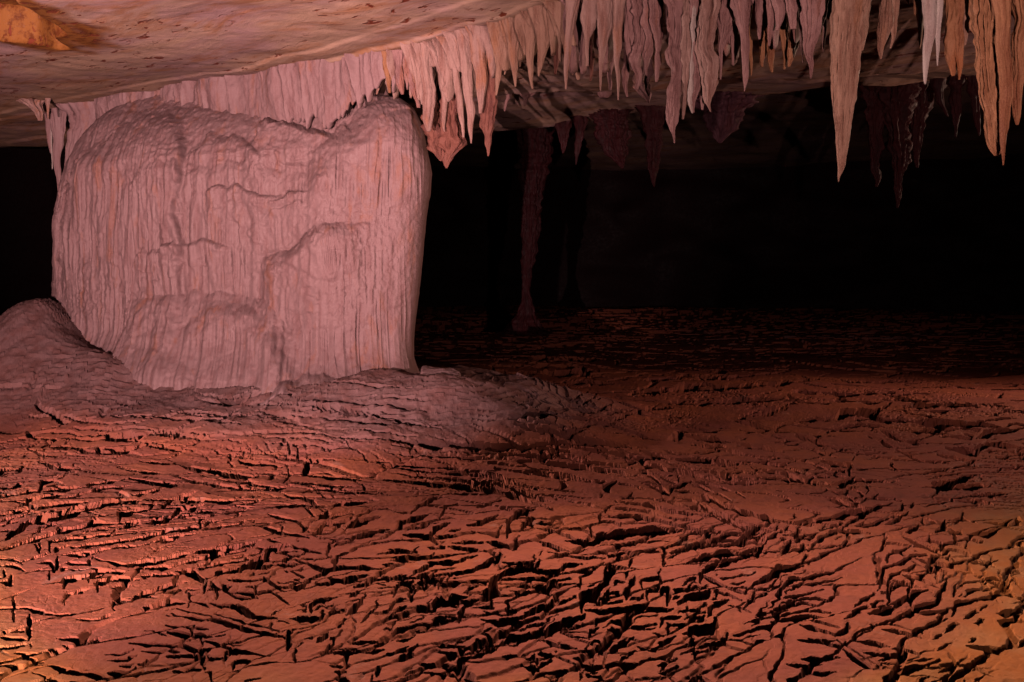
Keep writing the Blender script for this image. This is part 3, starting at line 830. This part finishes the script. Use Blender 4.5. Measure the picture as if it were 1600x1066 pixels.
G1, G2, G3, G4 = 'stalactites hanging right of the column', 'stalactites left of the giant stalactite', 'stalactites right of the giant stalactite', 'dim stalactites in the dark hall'
S = [
 # material, off, rough, group, label, pts
 ('tan', -.10, 1, G1, 'short stalactite above the saddle left of the column dome, left of a pair', [(100, 541, 12), (140, 543, 9), (162, 543, 2)]),
 ('pink', -.14, 1, G1, 'short blunt stalactite above the saddle left of the column dome, right of a pair', [(100, 556, 12), (140, 556, 10), (158, 557, 3)]),
 ('pink', -.1, 1, G1, 'stubby pink stalactite whose tip points at the left slope of the column dome', [(95, 575, 16), (130, 576, 12), (152, 574, 3)]),
 ('brown', 0, 1.3, G1, 'small dark red stalactite in the hollow left of the orange one above the column dome', [(95, 590, 9), (122, 591, 7), (142, 590, 2)]),
 ('orange', -.16, 1, G1, 'bright orange tapered stalactite touching the top of the column dome', [(80, 607, 20), (110, 607, 12), (146, 610, 4)]),
 ('mauve', -.1, 1.3, G1, 'lumpy mauve stalactite right of the orange one above the column dome', [(85, 624, 16), (115, 626, 13), (148, 630, 4)]),
 ('mauve', -.08, 1.4, G1, 'knobbly mauve stalactite over the right shoulder of the column dome', [(80, 642, 18), (120, 644, 14), (168, 652, 4)]),
 ('pink', -.12, .8, G1, 'smooth blunt pink stalactite along the upper right edge of the column', [(80, 664, 19), (150, 671, 21), (190, 668, 13), (206, 669, 5)]),
 ('pink', -.05, .8, G1, 'crooked pink stalactite with a small hooked tip, second right of the column edge', [(72, 680, 14), (110, 689, 15), (150, 695, 12), (190, 692, 7), (206, 695, 2)]),
 ('pink', -.08, .7, G1, 'straight narrow stalactite slanting right, left of the two longest pink ones', [(58, 704, 14), (110, 711, 12), (170, 720, 9), (215, 724, 3)]),
 ('pink', -.14, .7, G1, 'longest pale pink stalactite right of the column, ending beside the red clump', [(52, 722, 17), (120, 730, 16), (180, 736, 13), (224, 736, 2)]),
 ('pink', -.18, .7, G1, 'thick smooth pink stalactite right of the longest pale one', [(48, 744, 26), (100, 750, 22), (140, 753, 15), (178, 750, 4)]),
 ('brown', .05, 1.4, G1, 'long brown-red stalactite, the last before the bright tan row, with a mauve tip', [(100, 764, 14), (160, 765, 21), (195, 761, 22), (220, 762, 13), (244, 762, 2)]),
 ('brown', .28, 1.9, G1, 'ragged dark red clump hanging against the upper right edge of the column', [(150, 682, 18), (200, 682, 30), (235, 684, 24), (252, 690, 5)]),
 ('brown', .25, 1.9, G1, 'ragged red clump with a forked tip behind the longest pale stalactites', [(140, 706, 20), (190, 708, 30), (225, 705, 30), (245, 700, 12), (263, 698, 2)]),
 ('tan', -.1, .8, G1, 'tan stalactite leaning left at the end of the dense pink row', [(40, 778, 20), (85, 783, 15), (125, 777, 7), (149, 775, 2)]),
 ('tan', .05, 1, G1, 'thin tan stalactite in front of the first black gap right of the pink row', [(45, 793, 10), (85, 795, 8), (117, 788, 2)]),
 ('tan', -.1, .8, G1, 'tan stalactite with a needle tip between the first two black gaps', [(35, 800, 22), (75, 803, 16), (110, 803, 8), (136, 805, 2)]),
 ('tan', .1, 1, G1, 'small brown stub peeping out between two tan needles', [(50, 815, 8), (90, 813, 5), (105, 812, 2)]),
 ('tan', -.1, .8, G1, 'tan stalactite with a double tip right of the second black gap', [(28, 822, 24), (60, 828, 18), (100, 827, 10), (139, 832, 2)]),
 ('tan', -.12, .8, G1, 'broad tan wedge-shaped stalactite right of the double tip', [(25, 844, 24), (60, 849, 20), (95, 844, 11), (119, 842, 2)]),
 ('brown', .15, 1.4, G1, 'dark brown stalactite back in the gap behind the tan wedge', [(30, 864, 10), (80, 867, 8), (116, 867, 3)]),
 ('tan', -.02, 1, G1, 'rusty tan stalactite directly left of the long smooth pale spear', [(8, 874, 18), (50, 873, 10), (96, 877, 3)]),
 ('pink', -.2, .6, G1, 'long smooth pale spear stalactite with a fine tip, right of the rusty one', [(-5, 897, 24), (30, 892, 17), (70, 887, 11), (110, 884, 7), (140, 884, 2)]),
 ('tan', .18, 1.5, G1, 'knobbly brown stalactite right behind the smooth pale spear', [(40, 898, 10), (95, 897, 8), (118, 895, 2)]),
 ('tan', .2, 1.5, G1, 'stout brown stub in the second row right of the smooth pale spear', [(40, 908, 14), (90, 906, 13), (125, 905, 4)]),
 ('pink', -.2, .5, G1, 'pale onion-shaped stalactite with a shiny frosted bulb and thin stem', [(-4, 926, 26), (25, 921, 30), (42, 921, 20), (62, 918, 8), (104, 917, 4)]),
 ('brown', .2, 1.5, G1, 'brown stalactite showing below the frosted bulb', [(40, 920, 13), (95, 921, 12), (127, 921, 3)]),
 ('pink', -.16, .6, G1, 'broad smooth pale stalactite narrowing sharply, right of the frosted bulb', [(-4, 948, 32), (45, 945, 24), (72, 943, 14), (105, 939, 6), (142, 938, 2)]),
 ('mauve', .18, 1.6, G1, 'ragged mauve stalactite in the second row below the broad smooth one', [(50, 952, 10), (110, 954, 10), (142, 953, 3)]),
 ('pink', -.12, .8, G1, 'slender mauve-pink stalactite reaching lowest between frosted bulb and black slot', [(-4, 968, 20), (60, 963, 14), (100, 965, 8), (157, 966, 2)]),
 ('mauve', -.05, 1, G1, 'mauve stalactite fluted along its length, right of the slender lowest one', [(-4, 980, 15), (60, 980, 14), (92, 986, 9), (110, 988, 2)]),
 ('mauve', .15, 1.7, G1, 'knotted mauve stalactite with a drip, behind the fluted one', [(60, 982, 12), (115, 980, 12), (152, 980, 3)]),
 ('mauve', -.02, 1.7, G1, 'gnarled mauve stalactite, third to the left of the black slot', [(-4, 998, 24), (60, 1000, 20), (100, 997, 15), (141, 993, 3)]),
 ('mauve', -.03, 1.7, G1, 'gnarled mauve stalactite, second to the left of the black slot', [(-4, 1013, 18), (60, 1016, 14), (90, 1013, 12), (118, 1012, 3)]),
 ('mauve', -.05, 1.6, G1, 'gnarled mauve stalactite bordering the black slot on its left', [(-4, 1027, 15), (50, 1027, 13), (90, 1026, 10), (128, 1025, 3)]),
 ('mauve', .9, 1.8, G1, 'ragged dim mauve shard low behind the gnarled ones beside the black slot', [(60, 1008, 12), (135, 1006, 22), (150, 1008, 12), (162, 1012, 2)]),
 # group left of giant
 ('mauve', -.16, 1.3, G2, 'long heavy mauve stalactite with a bulging end and thin drip, right beside the black slot', [(-4, 1053, 31), (60, 1056, 30), (110, 1056, 22), (135, 1054, 17), (155, 1052, 25), (180, 1053, 23), (198, 1052, 14), (208, 1053, 5), (224, 1053, 1.5)]),
 ('pink', -.1, 1.2, G2, 'pink stalactite fused to the right flank of the heavy bulging one', [(-4, 1075, 24), (60, 1077, 20), (120, 1072, 13), (160, 1070, 7), (187, 1067, 2)]),
 ('mauve', -.12, 1.3, G2, 'knuckled pink stalactite in the middle of the heavy cluster', [(-4, 1090, 18), (70, 1093, 14), (105, 1088, 18), (132, 1087, 13), (150, 1085, 10), (176, 1085, 2)]),
 ('pale', -.15, 1, G2, 'tiny pale stalactite tip between the two swollen ones of the heavy cluster', [(120, 1083, 8), (150, 1081, 10), (164, 1082, 7), (177, 1083, 2)]),
 ('pink', -.15, 1.3, G2, 'swollen pink stalactite with ringed waist and double tip, right end of the heavy cluster', [(-4, 1109, 32), (50, 1109, 28), (75, 1106, 22), (95, 1110, 31), (125, 1109, 27), (150, 1109, 17), (163, 1109, 6), (175, 1111, 1.5)]),
 ('mauve', -.1, 1.2, G2, 'small mauve tip on the lower left of the swollen ringed stalactite', [(120, 1096, 8), (155, 1096, 9), (172, 1097, 3)]),
 ('mauve', -.05, 1.2, G2, 'wide mauve blade narrowing into a wire tip, just right of the swollen ringed one', [(-4, 1136, 38), (35, 1136, 30), (60, 1133, 20), (80, 1128, 7), (124, 1127, 2)]),
 ('mauve', -.15, 1, G2, 'slim straight mauve stalactite with a sharp dagger tip, alone against the dark', [(-4, 1158, 28), (30, 1160, 20), (60, 1161, 12), (100, 1162, 10), (125, 1163, 7), (143, 1163, 1.5)]),
 ('orange', .15, 1.2, G2, 'thin rust stalactite directly right of the sharp mauve dagger', [(30, 1171, 9), (90, 1172, 7), (118, 1174, 2)]),
 ('mauve', -.02, 1.4, G2, 'first small mauve stalactite right of the dagger, with lacy edges', [(-4, 1184, 16), (30, 1185, 10), (62, 1187, 3)]),
 ('orange', .16, 1.5, G2, 'rusty stub of the back row, first right of the dagger', [(20, 1190, 14), (70, 1191, 13), (104, 1193, 3)]),
 ('mauve', -.08, 1.2, G2, 'thin mauve stalactite ending at the join of two rusty stubs', [(-4, 1202, 16), (40, 1203, 10), (72, 1203, 2)]),
 ('orange', .14, 1.5, G2, 'rusty stub of the back row hanging lowest, second right of the dagger', [(20, 1207, 16), (80, 1208, 13), (113, 1208, 3)]),
 ('mauve', -.1, 1.1, G2, 'blunt mauve stalactite in the middle between dagger and broad triangle', [(-4, 1217, 16), (25, 1216, 12), (48, 1213, 4)]),
 ('orange', .18, 1.5, G2, 'rusty stub with a forked end, third right of the dagger', [(20, 1225, 16), (75, 1226, 14), (108, 1225, 3)]),
 ('mauve', -.08, 1.1, G2, 'flat mauve stalactite with a squared end over the bright rust lump', [(-4, 1236, 18), (30, 1238, 14), (46, 1240, 8)]),
 ('orange', .15, 1.4, G2, 'bright rust lump of the back row, widest left of the broad triangle', [(10, 1242, 18), (60, 1240, 22), (88, 1238, 14), (104, 1234, 4)]),
 ('mauve', -.05, 1.3, G2, 'lacy mauve thread stalactite beside the broad triangle', [(-4, 1250, 8), (60, 1252, 5), (98, 1255, 2)]),
 ('mauve', -.12, 1.2, G2, 'broad triangular mauve stalactite standing out left of the giant one', [(-4, 1270, 34), (40, 1269, 27), (75, 1267, 18), (100, 1266, 8), (123, 1266, 2)]),
 ('mauve', -.05, 1.2, G2, 'thin rod stalactite pressed between the broad triangle and the giant', [(-4, 1287, 9), (50, 1288, 6), (80, 1289, 2)]),
 ('tan', -.22, .75, G2, 'giant tan stalactite hanging far below all others, tapering to a crooked tip', [(-6, 1327, 56), (30, 1327, 52), (80, 1321, 46), (110, 1320, 42), (145, 1320, 40), (180, 1318, 30), (225, 1317, 20), (255, 1316, 15), (267, 1313, 9), (276, 1311, 4), (284, 1311, 1.5)]),
 # right of giant
 ('tan', .05, 1.2, G3, 'dark tan stalactite tucked against the right flank of the giant', [(-4, 1353, 20), (30, 1354, 14), (60, 1349, 7), (80, 1346, 3)]),
 ('tan', -.1, 1, G3, 'short fat tan stalactite with a pointed drip, first standing free right of the giant', [(-4, 1384, 14), (35, 1385, 20), (60, 1381, 16), (80, 1377, 7), (92, 1377, 2)]),
 ('tan', .02, 1.2, G3, 'dim tan stalactite half hidden behind the short fat one', [(-4, 1400, 14), (40, 1400, 11), (75, 1392, 3)]),
 ('mauve', -.1, 1, G3, 'tiny pale stalactite left of the white one, with side drips', [(-4, 1435, 9), (20, 1436, 7), (47, 1436, 2)]),
 ('pale', -.2, .6, G3, 'whitest smooth stalactite with a blunt tip at the upper right', [(-4, 1452, 23), (40, 1452, 19), (75, 1449, 14), (110, 1449, 9), (126, 1448, 5), (131, 1448, 2)]),
 ('pale', -.1, .8, G3, 'thin pale stalactite right beside the whitest one', [(-4, 1468, 10), (50, 1467, 8), (85, 1465, 4), (103, 1465, 1.5)]),
 ('orange', -.12, 1.3, G3, 'rusty stalactite with a dark scooped face, between the whitest one and a narrow amber one', [(-4, 1482, 17), (40, 1482, 13), (75, 1482, 21), (100, 1487, 15), (118, 1490, 4)]),
 ('orange', -.1, 1, G3, 'narrow amber stalactite right of the rusty scooped one', [(-4, 1498, 17), (60, 1499, 15), (95, 1500, 10), (125, 1498, 2)]),
 ('tan', -.08, 1.1, G3, 'short tan stalactite over the black gap left of the great orange drapery', [(-4, 1516, 20), (25, 1512, 14), (55, 1508, 8), (72, 1506, 2)]),
 ('orange', -.2, 1.1, G3, 'great orange drapery-like stalactite with a rounded foot, upper right corner', [(-6, 1545, 50), (50, 1542, 42), (90, 1545, 40), (140, 1548, 36), (190, 1552, 34), (220, 1556, 26), (236, 1558, 14), (243, 1558, 5)]),
 ('orange', -.28, .9, G3, 'long folded orange stalactite with a needle tip in front of the rounded drapery', [(-6, 1562, 28), (50, 1567, 20), (90, 1569, 18), (140, 1573, 17), (190, 1573, 15), (225, 1570, 8), (258, 1569, 1.5)]),
 ('orange', -.15, 1.1, G3, 'orange stalactite cut by the right border of the picture', [(-6, 1596, 30), (50, 1597, 24), (100, 1594, 18), (150, 1592, 15), (180, 1592, 11), (195, 1591, 3)]),
]
for mat, off, rough, grp, label, pts in S:
    stalactite('stalactite', pts, mat, off, label, group=grp, rough=rough)

# left end of the line: thin drapery on the column's shoulder
SL = [
 ('column', -.25, .7, 'widest pale drapery stalactite lying against the upper left shoulder of the column', [(176, 150, 76), (200, 135, 56), (235, 121, 36), (265, 112, 20), (298, 103, 3)], .35),
 ('column', -.32, .6, 'long narrow drapery stalactite reaching lowest left of the column', [(183, 90, 24), (215, 90, 17), (250, 91, 11), (285, 92, 8), (312, 92, 2)], .5),
 ('column', -.3, .6, 'leftmost short drapery stalactite over the black recess', [(182, 78, 14), (200, 77, 12), (225, 79, 7), (240, 80, 2)], .5),
 ('pale', -.34, .3, 'hair-thin straw stalactite left of the pale drapery', [(190, 80, 3), (230, 80.5, 2.4), (264, 81, 1.6)], 1),
 ('pink', -1.2, 1.3, 'pinkish knobbly stalactite on the bare ceiling, far left', [(150, 50, 34), (160, 54, 24), (176, 60, 13), (184, 61, 9), (189, 62, 5)], .8),
 ('pink', -1.2, 1, 'thin yellow-pink stalactite beside the knobbly one at far left', [(150, 75, 7), (170, 75, 4), (186, 75, 3)], .8),
 ('column', -.2, .8, 'stubby white-tipped stalactite in the niche over the middle of the column', [(110, 434, 22), (150, 435, 18), (172, 436, 14), (182, 436, 7)], .8),
 ('orange', -.12, 1, 'thin orange rib right of the white-tipped stub above the column', [(112, 450, 7), (150, 451, 6), (182, 452, 3)], .8),
 ('orange', -.12, 1, 'thin orange rib left of the white-tipped stub above the column', [(116, 420, 7), (150, 420, 6), (172, 421, 3)], .8),
]
for mat, off, rough, label, pts, fl in SL:
    stalactite('stalactite', pts, mat, off, label, group='drip stone on and left of the column', rough=rough, flat=fl)

# dim hall behind
FAR = [
 (12.3, 'mauve', 'small pale stalactite on the dim back lip, left of a pair', [(150, 794, 9), (158, 790, 6), (174, 788, 2)], 1),
 (12.3, 'mauve', 'small pale stalactite on the dim back lip, right of a pair', [(148, 822, 20), (153, 820, 9), (166, 819, 2)], 1),
 (12.0, 'mauve', 'flat pale nub on the dim back lip, below the lowest slender stalactite', [(143, 944, 24), (149, 944, 22), (153, 944, 14)], .8),
 (14.5, 'far', 'dim red stalactite with a slanted edge, left of the evenly tapering dim one', [(185, 955, 50), (215, 958, 40), (240, 964, 26), (264, 972, 3)], 1.2),
 (14.0, 'far', 'dim red stalactite tapering evenly, just left of the heavy cluster in the dark hall', [(185, 1020, 32), (230, 1022, 24), (270, 1022, 12), (292, 1022, 2)], 1),
 (14.8, 'far', 'dim thin stalactite deep in the hall, right of the distant column', [(195, 905, 16), (225, 903, 10), (258, 900, 2)], 1.1),
 (15.2, 'far', 'dim short stalactite deep in the hall, closest to the distant column', [(200, 880, 20), (225, 880, 10), (240, 879, 2)], 1.1),
 (13.2, 'duskpurple', 'dim purple lump of drip stone hanging below the swollen ringed stalactite', [(168, 1135, 66), (180, 1134, 60), (200, 1132, 38), (214, 1128, 22), (224, 1126, 5)], 1.4),
 (12.6, 'far', 'dim red fluted stalactite right of the giant, left of three in the hall', [(150, 1368, 34), (200, 1368, 26), (250, 1368, 16), (292, 1370, 3)], 1.4),
 (12.5, 'far', 'dim red fluted stalactite reaching lowest of three right of the giant', [(150, 1402, 40), (200, 1403, 32), (260, 1404, 18), (325, 1403, 3)], 1.4),
 (12.6, 'far', 'dim red fluted stalactite right of the giant, right of three in the hall', [(145, 1434, 32), (190, 1434, 24), (235, 1433, 14), (262, 1433, 3)], 1.4),
 (11.9, 'far', 'dim red tooth behind the amber and rusty stalactites, left of three', [(135, 1466, 14), (160, 1470, 10), (182, 1481, 3)], 1.2),
 (11.7, 'far', 'dim red tooth behind the amber and rusty stalactites, middle of three', [(140, 1494, 18), (180, 1494, 13), (214, 1494, 2)], 1.2),
 (11.7, 'far', 'dim red tooth behind the great orange drapery, right of three', [(140, 1524, 16), (180, 1526, 12), (212, 1528, 2)], 1.2),
]
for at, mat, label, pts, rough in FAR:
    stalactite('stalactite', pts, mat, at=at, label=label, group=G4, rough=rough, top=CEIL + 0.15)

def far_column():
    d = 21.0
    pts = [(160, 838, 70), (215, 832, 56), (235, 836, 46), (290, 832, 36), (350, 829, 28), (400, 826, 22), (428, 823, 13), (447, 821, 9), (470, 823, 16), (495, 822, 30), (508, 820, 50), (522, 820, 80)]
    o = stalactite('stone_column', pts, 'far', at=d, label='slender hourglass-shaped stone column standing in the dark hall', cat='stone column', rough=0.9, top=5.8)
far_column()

# ------------------------------------------------------------------ loose slabs beside the column foot
def slab(px, d, w, dep, h, tilt, mat, label, group='mud slabs beside the column foot', rot=0.0, s=0):
    n = 34
    X, Y = np.meshgrid(np.linspace(-1, 1, n), np.linspace(-1, 1, n))
    m = np.maximum(np.abs(X), np.abs(Y)); r = np.hypot(X, Y) + 1e-6
    k = m / r * 0.35 + 0.65                                # a rounded square outline
    irregular = 1 + 0.25 * noise(X / r * 1.6 + 5, Y / r * 1.6, s=600 + s) + 0.12 * noise(X / r * 5, Y / r * 5, s=630 + s)
    xx = X * k * irregular * w / 2; yy = Y * k * irregular * dep / 2
    top = h * 0.5 * sstep(1.0, 0.86, m) ** 0.5 + 0.012 * fbm(xx * 9, yy * 9, s=610 + s) + 0.02 * np.floor(3 * (noise(xx * 4, yy * 5, s=620 + s) + 1)) / 3
    zz = np.where(m > 0.995, -0.08, top)
    c, q = math.cos(rot), math.sin(rot)
    gx, gy = X_(px, d), d
    gz = float(base_height(np.array([gx]), np.array([gy]))[0][0])
    P = np.stack([gx + xx * c - yy * q, gy + xx * q + yy * c, gz + zz + tilt[0] * xx + tilt[1] * yy], -1)
    tag(grid_mesh('mud_slab', P, M[mat]), label, 'slab', group)
slab(690, 9.85, 0.40, 0.35, 0.08, (0, .12), 'column', 'pale mauve slab wedged right against the column foot', s=1)
